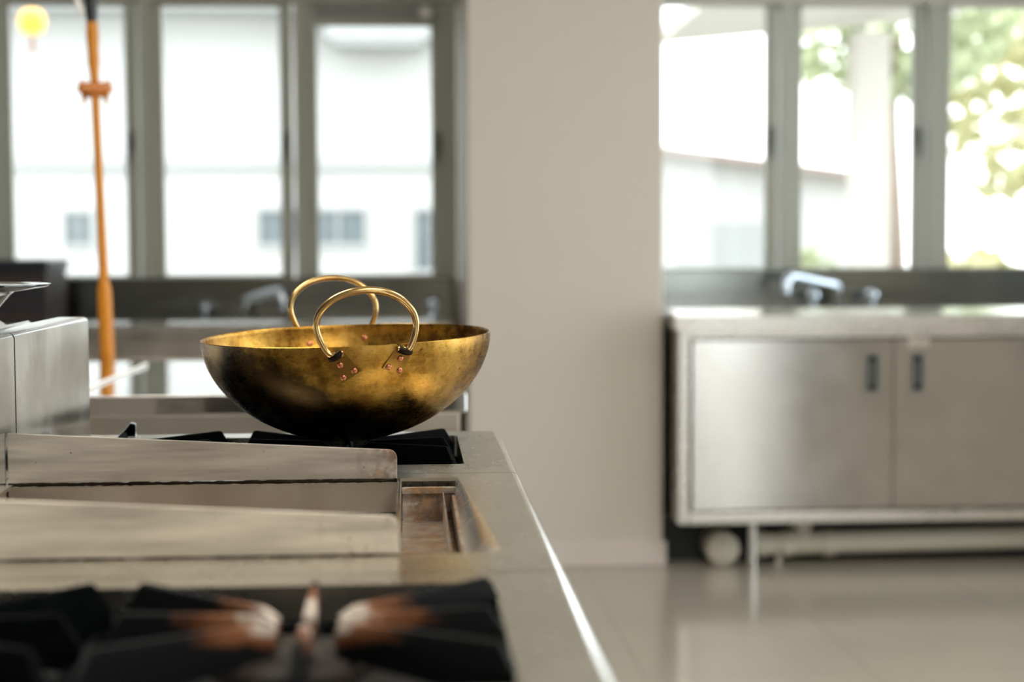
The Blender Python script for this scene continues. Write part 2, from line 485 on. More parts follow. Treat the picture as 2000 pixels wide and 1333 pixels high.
# unseen ceiling panels added to fill the room with light
for x, y, lb in [(1.15, -2.2, 'added square ceiling fill lamp at the near end of the room'), (1.15, .2, 'added square ceiling fill lamp beside the range'),
                 (-1.1, 2.3, 'added square ceiling fill lamp over the left side of the room'), (2.1, 2.3, 'added square ceiling fill lamp over the right side of the room')]:
    t = thing('fill_lamp', lb, 'lamp', (x, y, ZC), 'added ceiling fill lamps')
    obj('fill_housing', bx(-.58, .58, -.58, .58, -.04, -.001), M['white'], t, bevel=.004)
    obj('fill_diffuser', bx(-.55, .55, -.55, .55, -.052, -.0405), M['tube'], t)

# ------------------------------------------------------------------ the range: three modules
ZT = .850; XE = .121; XF = -.470
def round_rect(x0, x1, y0, y1, r, n=5):
    pts = []
    for cx, cy, a0 in ((x1 - r, y0 + r, -90), (x1 - r, y1 - r, 0), (x0 + r, y1 - r, 90), (x0 + r, y0 + r, 180)):
        for k in range(n + 1):
            t_ = radians(a0 + 90 * k / n); pts.append((cx + r * cos(t_), cy + r * sin(t_)))
    return pts

def deck_with_hole(y0, y1, holes, depth=.03):
    """module top sheet with a rounded front nose on the +x side and openings cut out"""
    bm = B()
    outer = [(XF, y0), (XE, y0), (XE, y1), (XF, y1)]
    def loop(pts, z):
        vs = [bm.verts.new((p[0], p[1], z)) for p in pts]
        return vs, [bm.edges.new((vs[i], vs[(i + 1) % len(vs)])) for i in range(len(vs))]
    es = []
    ov, oe = loop(outer, ZT); es += oe
    hl = []
    for h in holes:
        hv, he = loop(h, ZT); es += he; hl.append(hv)
    bmesh.ops.triangle_fill(bm, use_beauty=True, use_dissolve=True, edges=es)
    for hv, h in zip(hl, holes):
        low = [bm.verts.new((p[0], p[1], ZT - depth)) for p in h]
        n = len(h)
        for i in range(n): bm.faces.new((hv[i], hv[(i + 1) % n], low[(i + 1) % n], low[i]))
    # rounded nose then the front drop
    R = .0105
    prof = [(XE + R * sin(t_), ZT - R * (1 - cos(t_))) for t_ in [radians(15 * k) for k in range(1, 7)]] + [(XE + R, ZT - .05)]
    nb = B(); prev = [nb.verts.new((XE, y0, ZT)), nb.verts.new((XE, y1, ZT))]
    for x, z in prof:
        cur = [nb.verts.new((x, y0, z)), nb.verts.new((x, y1, z))]
        nb.faces.new((prev[0], prev[1], cur[1], cur[0])); prev = cur
    for y, q in ((y0, 0), (y1, 1)):
        ring = [v for v in nb.verts if abs(v.co.y - y) < 1e-6]
        nb.faces.new(ring + [nb.verts.new((XE, y, ZT - .05))])
    for y, i0, i1 in ((y0, 0, 1), (y1, 3, 2)):
        bm.faces.new([bm.verts.new((XF, y, ZT - .05)), ov[i0], ov[i1], bm.verts.new((XE, y, ZT - .05))])
    return bm, nb

def module(name, label, y0, y1, holes, cat='stove', depth=.03):
    t = thing(name, label, cat, (0, 0, 0))
    tp, nb = deck_with_hole(y0, y1, holes, depth)
    obj('top_plate', tp, M['deck'], t); obj('rounded_edge', nb, M['edge'], t, smooth=True)
    bm = B(); yy0, yy1 = y0 + .001, y1 - .001
    box(bm, XF + .002, XE + .006, yy0, yy1, .12, .70)
    obj('body', bm, M['cab_frame'], t, bevel=.003)
    obj('control_panel', bx(XE - .02, XE + .012, yy0, yy1, .702, ZT - .051), M['cab_frame'], t, bevel=.003)
    obj('back_panel', bx(XF - .1, XF, yy0, yy1, .12, ZT - .002), M['cab_frame'], t, bevel=.002)
    for yk in (y0 + (y1 - y0) * .3, y0 + (y1 - y0) * .7):
        k = B(); lathe(k, [(0, 0), (.026, 0), (.026, .006), (.02, .008), (.018, .018), (0, .019)], 28, False, 0, (XE + .012, yk, .745))
        obj('control_knob', k, M['black'], t, smooth=True)
    for lx in (XF + .03, XE - .03):
        for ly in (y0 + .05, y1 - .05):
            k = B(); cyl(k, .02, 0, .12, (lx, ly, 0)); obj('leg', k, M['cab_frame'], t, smooth=True)
    # riser along the rear of the range, with its top and slotted outlet
    bm = B(); zr = ZT + .174
    prof = [(XF, ZT - .001), (XF, zr - .006), (XF - .002, zr - .002), (XF - .006, zr), (XF - .042, zr), (XF - .044, zr - .003), (XF - .044, zr - .02), (XF - .26, zr - .02),
            (XF - .26, zr - .004), (XF - .264, zr), (XF - .30, zr), (XF - .304, zr - .004), (XF - .304, ZT - .001)]
    prism(bm, prof, 1, y0 + .0015, y1 - .0015)
    fr = obj('flue_riser', bm, M['flue'], t, smooth=True)
    bm = B()
    n = 5
    for k in range(n):
        xx = XF - .06 - k * .04
        prism(bm, [(xx, zr - .018), (xx - .022, zr - .004), (xx - .024, zr - .006), (xx - .004, zr - .0195)], 1, y0 + .02, y1 - .02)
    obj('vent_louvre', bm, M['flue'], fr)
    return t

Y_F0, Y_F1 = 1.977, 2.425           # far module
Y_M0, Y_M1 = 1.372, 1.974           # griddle module
Y_N0, Y_N1 = .30, 1.369             # near module (runs on towards the viewer)
HX0, HX1 = -.452, .066
hole_f = round_rect(HX0, HX1, 2.058, 2.372, .008)
hole_n = round_rect(HX0, HX1, 1.005, 1.325, .008)
hole_n2 = round_rect(HX0, HX1, .45, .77, .008)

far_m = module('gas_range', 'steel gas range module carrying the brass pan', Y_F0, Y_F1, [hole_f])
near_m = module('gas_range', 'nearest steel gas range module, blurred, with rusty grates on it', Y_N0, Y_N1, [hole_n, hole_n2])
near_m.name = 'gas_range.001'

def burner_pan(t, x0, x1, y0, y1):
    bm = B(); zb = ZT - .055
    box(bm, x0 - .004, x1 + .004, y0 - .004, y1 + .004, zb - .003, zb)
    for q in ((x0 - .004, x0 - .001, y0 - .004, y1 + .004), (x1 + .001, x1 + .004, y0 - .004, y1 + .004), (x0 - .001, x1 + .001, y0 - .004, y0 - .001), (x0 - .001, x1 + .001, y1 + .001, y1 + .004)):
        box(bm, *q, zb, ZT - .031)
    obj('burner_pan', bm, M['pan'], t)

def burner(t, cx, cy):
    bm = B()
    lathe(bm, [(0, -.052), (.045, -.052), (.048, -.035), (.058, -.028), (.058, -.020), (.050, -.014), (.02, -.011), (0, -.011)], 40, False, 2, (cx, cy, ZT))
    bb = obj('burner', bm, M['burner'], t, smooth=True)

GCX = (-.0875, -.402)
GY_F = 2.218; GY_N = 1.165; GY_N2 = .61
for t, cy, (y0, y1) in ((far_m, GY_F, (2.058, 2.372)), (near_m, GY_N, (1.005, 1.325)), (near_m, GY_N2, (.45, .77))):
    burner_pan(t, HX0, HX1, y0, y1)
    burner(t, GCX[0], cy); burner(t, -.345, cy)

def finger(R, r0, ang, drop=0):
    w = .0048; bm = B()
    prof = [(r0, -.014), (R - .002, -.026), (R, -.022), (R, -.006), (R - .013, .0150), (R - .016, .0160), (r0 + .012, .0125), (r0, .006)]
    A = []; Cc = []
    for r, z in prof:
        k = w * (1.0 if z < .01 else .62)
        A.append(bm.verts.new((r, -k, z))); Cc.append(bm.verts.new((r, k, z)))
    bm.faces.new(A); bm.faces.new(Cc[::-1])
    for i in range(len(prof)):
        j = (i + 1) % len(prof); bm.faces.new((A[i], A[j], Cc[j], Cc[i]))
    bmesh.ops.rotate(bm, verts=bm.verts, cent=(0, 0, 0), matrix=Matrix.Rotation(ang, 3, 'Z'))
    return bm

def grate(label, cx, cy, m, hx=.144, hy=.114, group='cast iron burner grates on the range'):
    t = thing('burner_grate', label, 'grate', (cx, cy, ZT), group)
    bm = B(); z0, z1 = -.030, -.020
    for q in ((-hx, hx, -hy, -hy + .01), (-hx, hx, hy - .01, hy), (-hx, -hx + .01, -hy + .01, hy - .01), (hx - .01, hx, -hy + .01, hy - .01)): box(bm, *q, z0, z1)
    for sx in (-1, 1):
        for sy in (-1, 1): box(bm, sx * (hx - .005) - .005, sx * (hx - .005) + .005, sy * (hy - .005) - .005, sy * (hy - .005) + .005, -.0549, z0 + .0001)
    obj('frame', bm, M['iron'], t, bevel=.002)
    d = math.hypot(hx, hy); an = math.atan2(hy, hx)
    for R, a_ in ((hx, 0), (hx, pi), (hy, pi / 2), (hy, -pi / 2), (d, an), (d, pi - an), (d, pi + an), (d, -an)):
        r0 = .022 if R != d else .03
        obj('finger', finger(R, r0, a_), m, t, bevel=.0012)
    return t
grate('black burner grate under the brass pan', GCX[0], GY_F, M['iron'])
grate('black burner grate left of the brass pan, behind the upright guard', GCX[1] + .0, GY_F, M['iron'])
grate('blurred grate with rusty fingers around a pale upright tip, front centre', GCX[0] + .012, GY_N, M['worn_iron'])
grate('blurred black grate at the bottom left corner', -.372, GY_N, M['iron'], hx=.136)
grate('black grate nearest the viewer on the right side of its module', GCX[0] + .012, GY_N2, M['iron'])
grate('black grate nearest the viewer on the left side of its module', -.372, GY_N2, M['iron'], hx=.136)

bm = B(); prism(bm, [(-.018, 0), (.010, 0), (.010, .020), (.002, .022), (-.006, .012)], 1, -.004, .004)
obj('igniter_tab', bm, M['chrome'], far_m, loc=(-.408, 2.392, ZT), bevel=.001)

# --- griddle module
TX0, TX1, TY0, TY1 = -.012, .050, 1.475, 1.938
outerR = []                                            # outline of the drawn lip: narrow at the far end, wide at the near end
arc = []
for k in range(15):
    u = k / 14
    y = TY1 - u * (TY1 - TY0 + .0)
    x = TX1 + .003 + .028 * (u ** .85)
    arc.append((x, y))
cx, cy, r = arc[-1][0] - .025, arc[-1][1], .025
corner = [(cx + r * cos(radians(-15 * k)), cy + r * .75 * sin(radians(-15 * k))) for k in range(1, 7)]
lip_out = arc + corner
inner = [(TX1, TY1 - (TY1 - TY0) * k / 14) for k in range(15)] + [(TX1 - .004 * k, TY0 + .0 - .001 * k) for k in range(1, 7)]
trough_hole = [(TX0, TY1)] + lip_out + [(TX0, corner[-1][1])]
grid_hole = [(-.462, 1.458), (-.0165, 1.458), (-.0165, 1.925), (-.462, 1.925)]
mid_m = module('griddle_range', 'steel griddle module with two upright guards and grease trough', Y_M0, Y_M1, [grid_hole, trough_hole], depth=.004)
bm = B(); rows = []
for j in range(7):
    t_ = j / 6
    rows.append([bm.verts.new((o[0] + (i_[0] - o[0]) * t_, o[1] + (i_[1] - o[1]) * t_, ZT - .0003 - .020 * (1 - cos(t_ * pi / 2)) ** 1.0)) for o, i_ in zip(lip_out, inner)])
for A, C2 in zip(rows, rows[1:]):
    for i in range(len(A) - 1): bm.faces.new((A[i], A[i + 1], C2[i + 1], C2[i]))
obj('drawn_lip', bm, M['lip'], mid_m, smooth=True)
bm = B(); zt = ZT - .050
box(bm, TX0, TX1 - .003, TY0, TY1 - .003, zt - .002, zt)                      # bottom
box(bm, TX0, TX1 + .001, TY1 - .003, TY1 - .0005, zt - .002, ZT - .012)       # far side
box(bm, TX0, TX1 + .001, TY1 - .009, TY1 - .003, ZT - .018, ZT - .010)        # folded upper edge
box(bm, TX1 - .003, TX1 + .001, TY0, TY1 - .003, zt - .002, ZT - .019)
box(bm, TX0 + .0, TX1, TY0 - .006, TY0 - .0005, zt - .002, ZT - .020)
box(bm, TX1 - .014, TX1 - .0125, TY0, TY1 - .01, zt, zt + .034)
obj('grease_trough', bm, M['trough'], mid_m, bevel=.0015)
bm = B(); box(bm, -.0162, -.0125, 1.452, 1.932, ZT - .050, ZT + .0005)
obj('trough_divider', bm, M['edge'], mid_m, bevel=.001)
bm = B(); box(bm, -.465, -.0165, 1.455, 1.928, ZT - .052, ZT - .040)
obj('griddle_plate', bm, M['grid_plate'], mid_m)
def guard(y, th, mat, h0, h1, xr=-.0175):
    """upright guard: low at the front end, higher at the flue"""
    bm = B(); x0 = -.4685; r = .010
    pts = [(x0, .0015), (xr, .0015)] + [(xr - r + r * cos(radians(15 * k)), h1 - r + r * sin(radians(15 * k))) for k in range(0, 7)] + [(x0, h0)]
    prism(bm, pts, 1, -th / 2, th / 2)
    low = B(); box(low, x0, xr, -th / 2 + .001, th / 2, -.0385, -.0035)
    g = obj('splash_guard', bm, mat, mid_m, bevel=.0007, loc=(0, y, ZT))
    obj('well_side', low, M['guard'], mid_m, loc=(0, y, ZT))
    rnd = random.Random(int(y * 1000)); q = B()
    tube(q, [(x0 + (xr - x0) * k / 90, -th / 2 + .0012, -.001 + rnd.uniform(-.0003, .0003)) for k in range(91)], .002, 8, [.0017 + rnd.uniform(0, .0009) for k in range(91)])
    obj('burnt_seam', q, M['char'], mid_m, smooth=True, loc=(0, y, ZT))
guard(1.9265, .003, M['guard_rust'], .060, .036)
guard(1.4520, .003, M['guard_near'], .060, .036, -.0125)

# ------------------------------------------------------------------ brass pan
PR, PH = .1940, .1425
def pr(t_): return PR * (1 - t_ ** 1.9) ** .52 if t_ < 1 else 0.0
TS = [0] + [1 - (1 - k / 48) ** 1.6 for k in range(1, 49)]
outer_p = [(pr(t_), PH * (1 - t_)) for t_ in TS]
arcl = [0.0]
for p, q in zip(outer_p, outer_p[1:]): arcl.append(arcl[-1] + math.hypot(p[0] - q[0], p[1] - q[1]))
def surf(phi, s, off=0.0):
    i = 0
    while i < len(arcl) - 2 and arcl[i + 1] < s: i += 1
    k = (s - arcl[i]) / (arcl[i + 1] - arcl[i]); p, q = outer_p[i], outer_p[i + 1]
    r_ = p[0] + (q[0] - p[0]) * k; z_ = p[1] + (q[1] - p[1]) * k
    tr, tz = q[0] - p[0], q[1] - p[1]; L = math.hypot(tr, tz); nr, nz = -tz / L, tr / L
    r_ += nr * off; z_ += nz * off
    return Vector((sin(phi) * r_, -cos(phi) * r_, z_)), Vector((sin(phi) * nr, -cos(phi) * nr, nz))
pan = thing('preserving_pan', 'round aged brass pan with two upright loop handles on the grate', 'pan',
            (-.0830, 2.218, ZT + .0135))
pan.rotation_euler = (radians(1.35), radians(-1.5), 0)
th = .0014
prof = outer_p + [(max(0, r_ - th) if r_ > th else 0, z_ + (th if r_ < .15 else 0)) for r_, z_ in reversed(outer_p)]
prof[len(outer_p) - 1] = (0, 0); prof[len(outer_p)] = (0, th)
bm = B(); lathe(bm, [(PR - .0008, PH + .0008)] + prof + [(PR - .0008, PH + .0008)], 128)
bmesh.ops.remove_doubles(bm, verts=bm.verts, dist=1e-5)
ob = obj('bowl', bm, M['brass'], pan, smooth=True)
PHI = {0: radians(10), 1: radians(187.5)}
lugs = {'l': ([(-.0486, .017), (-.0400, .0085), (-.0315, .0050), (-.0280, .0075), (-.0095, .0310), (-.0335, .0470)], [(-.035, .022), (-.018, .030), (-.032, .039)], (-.0470, .0125), (-.0325, .0060)),
        'r': ([(.0555, .0110), (.0470, .0040), (.0390, .0025), (.0345, .0050), (.0177, .0290), (.0440, .0400)], [(.041, .0175), (.026, .0275), (.041, .033)], (.0530, .0090), (.0380, .0045))}
for hnd in (0, 1):
    ph = PHI[hnd]; sg = 1 if hnd == 0 else -1
    def sp(u, v, off): return surf(ph + sg * u / PR, max(v, .0001), off)
    # wire loop
    cpt, cn = surf(ph, .008, .006)
    tang = Vector((cos(ph), sin(ph), 0)) * sg
    rad = Vector((sin(ph), -cos(ph), 0))
    pts = []
    ua, ub = lugs['l'][2], lugs['l'][3]
    loop = [(-.048, .004), (-.0555, .014), (-.0625, .032), (-.0635, .046), (-.0570, .062), (-.0420, .076), (-.0220, .0845), (0, .087),
            (.0220, .0840), (.0420, .0745), (.0575, .058), (.0630, .042), (.0615, .026), (.0560, .012), (.0500, .004)]
    P0 = [sp(-.030, .0075, .0045)[0], sp(-.038, .0085, .005)[0]]
    P1 = [sp(.043, .0050, .005)[0], sp(.036, .0045, .0045)[0]]
    mid = []
    for u, w in loop:
        u *= .97; w *= .94
        base = surf(ph + sg * u / PR, .008, .0055)[0]
        lean = .03 * w
        mid.append(Vector((base.x, base.y, PH - .008 + w - .004)) + rad * (lean + .0015 * 0) )
    path = smooth_path(P0 + mid + P1, 7)
    rs = [.0036 + .0006 * max(0, 1 - abs(i / (len(path) - 1) - .5) * 3) for i in range(len(path))]
    bm = B(); tube(bm, path, .0041, 16, [q * 1.1 for q in rs])
    obj('handle', bm, M['brass_wire'], pan, smooth=True)
    for side, (poly, rivs, e0, e1) in lugs.items():
        bm = B()
        # plate laid on the curved wall, filled as a fan of small quads
        cu = sum(p[0] for p in poly) / len(poly); cv = sum(p[1] for p in poly) / len(poly)
        for off_a, off_b in ((.0003, .0020),):
            K = 5; dense = []
            for i in range(len(poly)):
                p, q = poly[i], poly[(i + 1) % len(poly)]
                for j in range(4): dense.append((p[0] + (q[0] - p[0]) * j / 4, p[1] + (q[1] - p[1]) * j / 4))
            rowt = []
            for k in range(K + 1):
                s_ = k / K
                rowt.append([bm.verts.new(sp(cu + (p[0] - cu) * s_, cv + (p[1] - cv) * s_, off_b)[0]) for p in dense] if k else [bm.verts.new(sp(cu, cv, off_b)[0])])
            rowb = [bm.verts.new(sp(p[0], p[1], off_a)[0]) for p in dense]
            n = len(dense)
            for i in range(n):
                bm.faces.new((rowt[0][0], rowt[1][i], rowt[1][(i + 1) % n]))
                for k in range(1, K): bm.faces.new((rowt[k][i], rowt[k + 1][i], rowt[k + 1][(i + 1) % n], rowt[k][(i + 1) % n]))
                bm.faces.new((rowt[K][i], rowb[i], rowb[(i + 1) % n], rowt[K][(i + 1) % n]))
            bm.faces.new(rowb)
        lg = obj('lug', bm, M['brass_lug'], pan, smooth=True)
        bm = B(); tube(bm, smooth_path([sp(e0[0], e0[1], .0035)[0], sp((e0[0] + e1[0]) / 2, (e0[1] + e1[1]) / 2 + .001, .0052)[0], sp(e1[0], e1[1], .0035)[0]], 6), .0052, 14)
        obj('socket', bm, M['char'], lg, smooth=True)
        for (u, v) in rivs:
            p, nn = sp(u, v, .0018)
            q = Vector((0, 0, 1)).rotation_difference(nn).to_matrix()
            bm = B(); lathe(bm, [(0, -.001), (.0042, -.001), (.0039, .0010), (.0027, .0021), (.0012, .0025), (0, .0026)], 18)
            bmesh.ops.rotate(bm, verts=bm.verts, cent=(0, 0, 0), matrix=q); bmesh.ops.translate(bm, verts=bm.verts, vec=p)
            obj('rivet', bm, M['copper'], lg, smooth=True)
        u, v = rivs[0]; v += .003; u *= 1.08
        p, nn = sp(u, v, -.0019)
        q = Vector((0, 0, 1)).rotation_difference(-nn).to_matrix()
        bm = B(); lathe(bm, [(0, -.0008), (.0043, -.0008), (.0042, .0004), (.0034, .0009), (0, .0010)], 20)
        bmesh.ops.rotate(bm, verts=bm.verts, cent=(0, 0, 0), matrix=q); bmesh.ops.translate(bm, verts=bm.verts, vec=p)
        obj('rivet', bm, M['copper'], lg, smooth=True)

# ------------------------------------------------------------------ clear dish on the flue top
zr = ZT + .174
bm = B()
lathe(bm, [(0, .001), (.055, .001), (.062, .004), (.090, .036), (.096, .041), (.140, .0475), (.1445, .0495), (.1445, .0515), (.140, .0520), (.095, .0450), (.087, .040),
           (.060, .0075), (.052, .0045), (0, .0045)], 96, False, 2)
tag(obj('glass_dish', bm, M['dish'], smooth=True, loc=(-.640, 2.285, zr)), 'clear wide-rimmed glass dish on the flue top at left', 'dish')

# ------------------------------------------------------------------ steel work table behind the range
wt = thing('work_table', 'mirror-polished steel work table between range and left sink', 'table', (0, 0, 0))
TXa, TXb, TYa, TYb = -1.35, .104, 3.07, 4.02
obj('tabletop', bx(TXa, TXb, TYa, TYb, .812, .850), M['table'], wt, bevel=.004, seg=3)
obj('apron', bx(TXa + .02, TXb - .012, TYa + .012, TYa + .03, .70, .8115), M['table_side'], wt, bevel=.003)
bm = B(); box(bm, TXa + .02, TXb - .012, TYa + .010, TYa + .0118, .765, .8095)
for lx in (TXa + .05, TXb - .035):
    for ly in (TYa + .05, TYb - .05):
        k = B(); cyl(k, .019, 0.0, .8115, (lx, ly, 0)); obj('leg', k, M['chrome'], wt, smooth=True)
bm.free()
bm = B(); box(bm, TXa + .03, TXb - .016, TYa + .002, TYa + .0115, .762, .8115); obj('front_rail', bm, M['table_side'], wt, bevel=.002)
obj('undershelf', bx(TXa + .03, TXb - .02, TYa + .03, TYb - .03, .25, .28), M['table_side'], wt, bevel=.003)
bm = B(); tube(bm, smooth_path([(-.620, 3.18, .8535), (-.625, 3.38, .8535), (-.62, 3.60, .8535), (-.615, 3.86, .8540)], 6), .0030, 12)  # pale streak on the tabletop, drawn as a thin white tube
tag(obj('pale_streak', bm, M['white'], smooth=True), 'thin pale streak across the polished work table beside the orange hose', 'streak')

# ------------------------------------------------------------------ orange hose hanging from a black valve
hx, hy = -.742, 4.06
g = thing('gas_hose', 'orange rubber hose hanging from a black valve behind the work table', 'hose', (hx, hy, 0))
def slant(z): return -(z - .85) * .028
bm = B(); tube(bm, [(slant(z), 0, z) for z in (.12, .5, .845, .95, 1.02, 1.045)], .0175, 20, [.0185, .0185, .0185, .0178, .0175, .012]); obj('thick_sleeve', bm, M['orange'], g, smooth=True)
bm = B(); zs = [1.04, 1.2, 1.35, 1.505]; tube(bm, [(slant(z), 0, z) for z in zs], .0125, 16, [.0125, .0110, .0105, .0105]); obj('hose', bm, M['orange'], g, smooth=True)
bm = B(); zz = 1.505; tube(bm, [(slant(zz) + d, 0, zz + e) for d, e in ((-.036, -.004), (-.030, .006), (-.018, .002), (0, .004), (.018, .002), (.030, .006), (.036, -.004))], .012, 12, [.009, .020, .019, .020, .019, .020, .009])
tube(bm, [(slant(zz) - .027, 0, zz + .002), (slant(zz) - .0255, 0, zz - .036)], .004, 8, [.009, .0022]); tube(bm, [(slant(zz) + .027, 0, zz + .002), (slant(zz) + .0255, 0, zz - .036)], .004, 8, [.009, .0022])
obj('wing_clamp', bm, M['orange_dk'], g, smooth=True)
bm = B(); z0 = 1.50; tube(bm, [(slant(z), 0, z) for z in (1.50, 1.53, 1.56, 1.575, 1.60, 1.64, 1.67)], .013, 16, [.010, .0105, .0125, .0145, .0135, .0155, .0140]); obj('coupling', bm, M['orange'], g, smooth=True)
bm = B(); tube(bm, [(slant(z), 0, z) for z in (1.665, 1.70, 1.74, 1.80)], .015, 16, [.012, .0155, .0165, .015]); tube(bm, [(slant(1.8), 0, 1.79), (slant(1.8), 0, ZC - .002)], .010, 14)
obj('valve', bm, M['black'], g, smooth=True)
bm = B(); tube(bm, smooth_path([(slant(1.70) - .02, 0, 1.69), (slant(1.75) - .032, 0, 1.725), (slant(1.8) - .036, 0, 1.79)], 5), .007, 10); obj('valve_lever', bm, M['white'], g, smooth=True)
obj('foot_socket', cyl(B(), .03, 0, .13), M['black'], g, smooth=True)

# ------------------------------------------------------------------ far left sink
sl = thing('sink_counter', 'left steel sink counter under the left windows', 'sink', (0, 0, 0))
LA, LB, LYa, LYb, LZ = -2.7, .150, 5.98, 6.64, .845
def sink_top(t, x0, x1, y0, y1, z, basin, lip):
    hole = round_rect(*basin, .04)
    bm = B()
    o = [(x0, y0), (x1, y0), (x1, y1), (x0, y1)]
    def lp(pts, zz):
        vs = [bm.verts.new((p[0], p[1], zz)) for p in pts]; return vs, [bm.edges.new((vs[i], vs[(i + 1) % len(vs)])) for i in range(len(vs))]
    ov, oe = lp(o, z); hv, he = lp(hole, z)
    bmesh.ops.triangle_fill(bm, use_beauty=True, use_dissolve=True, edges=oe + he)
    lo = [bm.verts.new((p[0], p[1], z - .22)) for p in hole]
    for i in range(len(hole)): bm.faces.new((hv[i], hv[(i + 1) % len(hole)], lo[(i + 1) % len(hole)], lo[i]))
    bm.faces.new(lo)
    obj('countertop', bm, M['edge'], t)
    bm = B(); box(bm, x0, x1, y0 - .003, y0, z - .045, z); box(bm, x0, x0 + .003, y0, y1, z - .045, z - .0005); box(bm, x1 - .003, x1, y0, y1, z - .045, z - .0005)
    obj('front_band', bm, M['cab_frame'], t)
    bm = B(); prism(bm, [(y0 - .003, z + .0005), (y0 + lip[0], z + lip[1]), (y0 + lip[0] + .012, z + lip[1] - .004), (y0 + lip[0] + .02, z + .0005)], 0, x0, x1)
    obj('raised_rim', bm, M['rim'], t, bevel=.002)
sink_top(sl, LA, LB, LYa, LYb, LZ, (-1.5, -.75, 6.16, 6.45), (.09, .010))
obj('backsplash', bx(LA, LB + .02, LYb + .001, LYb + .03, LZ - .04, 1.002), M['splash'], sl, bevel=.003)
bm = B(); box(bm, LA, LB, LYa + .02, LYa + .04, .60, LZ - .046)
obj('fascia', bm, M['table_side'], sl, bevel=.003)
obj('lower_rail', bx(LA, LB, LYa + .005, LYa + .019, .68, .72), M['table_side'], sl, bevel=.004)
obj('cabinet', bx(LA, LB - .01, LYa + .05, LYb - .04, .15, .599), M['cab'], sl, bevel=.003)
for lx in (LA + .05, (LA + LB) / 2, LB - .05):
    for ly in (LYa + .09, LYb - .08):
        k = B(); cyl(k, .02, 0, .15, (lx, ly, 0)); obj('leg', k, M['cab_frame'], sl, smooth=True)

def faucet(label, base, out_dx, z, rise=.105, fall=.0, dirn=-1, dy=-.10, knobs=(-.10, .14), grp='chrome faucets on the sinks'):
    """base on the ledge, spout out to one side, mixer knobs on a bridge"""
    t = thing('faucet', label, 'faucet', base, grp)
    bm = B(); lathe(bm, [(0, 0), (.028, 0), (.028, .008), (.016, .016), (.0145, rise * .55), (.018, rise * .62), (.018, rise * .8), (0, rise * .84)], 28)
    obj('base', bm, M['frame_dark'], t, smooth=True)
    e = Vector((out_dx, dy, 0))
    path = smooth_path([(0, 0, rise * .7), Vector((0, 0, rise * .95)) + e * .04, Vector((0, 0, rise + .006)) + e * .25, Vector((0, 0, rise + .030)) + e * .84,
                        Vector((0, 0, rise + .026)) + e * .96, Vector((0, 0, rise + .000)) + e * 1.03, Vector((0, 0, rise - .035)) + e * 1.04], 7)
    bm = B(); tube(bm, path, .0185, 18); obj('spout', bm, M['chrome'], t, smooth=True)
    for kx in knobs:
        k = B(); cyl(k, .012, .0, .025, (kx, .0, 0), n=20)
        lathe(k, [(0, .025), (.022, .025), (.030, .032), (.028, .050), (.014, .058), (0, .059)], 24, False, 2, (kx, 0, 0))
        obj('knob', k, M['chrome'], t, smooth=True)
    return t
faucet('chrome faucet behind the brass pan on the left sink counter', (-.655, 6.55, LZ + .0005), .150, LZ, .070, dy=-.08, knobs=(-.16,))

t = thing('storage_crate', 'dark crate with a blue-black lid on the far left counter', 'crate', (-1.485, 6.32, LZ + .001))
obj('crate_body', bx(-.3, .145, -.18, .18, 0, .190), M['dark_box'], t, bevel=.006)
obj('lid', bx(-.31, .152, -.19, .19, .191, .236), M['dark_lid'], t, bevel=.008)
for i, zz_ in enumerate((.05, .10)):
    obj('rib', bx(-.301, .146, -.185, -.1801, zz_, zz_ + .02), M['dark_lid'], t)

t = thing('drain_stopper', 'small bright metal knob at the right end of the left sink counter', 'knob', (.095, 6.45, LZ + .0005))
bm = B(); lathe(bm, [(0, 0), (.03, 0), (.03, .006), (.012, .014), (.010, .03), (.024, .038), (.026, .055), (.014, .066), (0, .068)], 24); obj('stopper_body', bm, M['chrome'], t, smooth=True)

# ------------------------------------------------------------------ far right sink cabinet
sr = thing('sink_cabinet', 'right steel sink cabinet with two flat doors', 'sink', (0, 0, 0))
RA, RB, RYa, RYb, RZ = .905, 3.55, 5.50, 6.61, .884
sink_top(sr, RA - .012, RB, RYa - .012, RYb, RZ, (1.5, 2.3, 6.0, 6.35), (.14, .021))
obj('backsplash', bx(RA - .012, RB, RYb + .001, RYb + .03, RZ - .04, 1.024), M['splash'], sr, bevel=.003)
bm = B()
Zb, Zt = .172, RZ - .046
box(bm, RA, RA + .038, RYa, RYa + .04, Zb, Zt); box(bm, RA + .038, RB, RYa, RYa + .04, Zt - .030, Zt)
box(bm, RA + .038, RB, RYa, RYa + .04, Zb, Zb + .036); box(bm, RA, RB, RYa - .006, RYa - .0005, Zt - .012, Zt + .006)
obj('face_frame', bm, M['cab_frame'], sr, bevel=.004)
bm = B(); box(bm, RA + .001, RA + .012, RYa + .041, RYb - .02, Zb, Zt); box(bm, RB - .012, RB, RYa + .041, RYb - .02, Zb, Zt); box(bm, RA + .012, RB - .012, RYa + .041, RYb - .02, Zb, Zb + .012)
obj('carcass', bm, M['cab_frame'], sr)
DM = 1.652
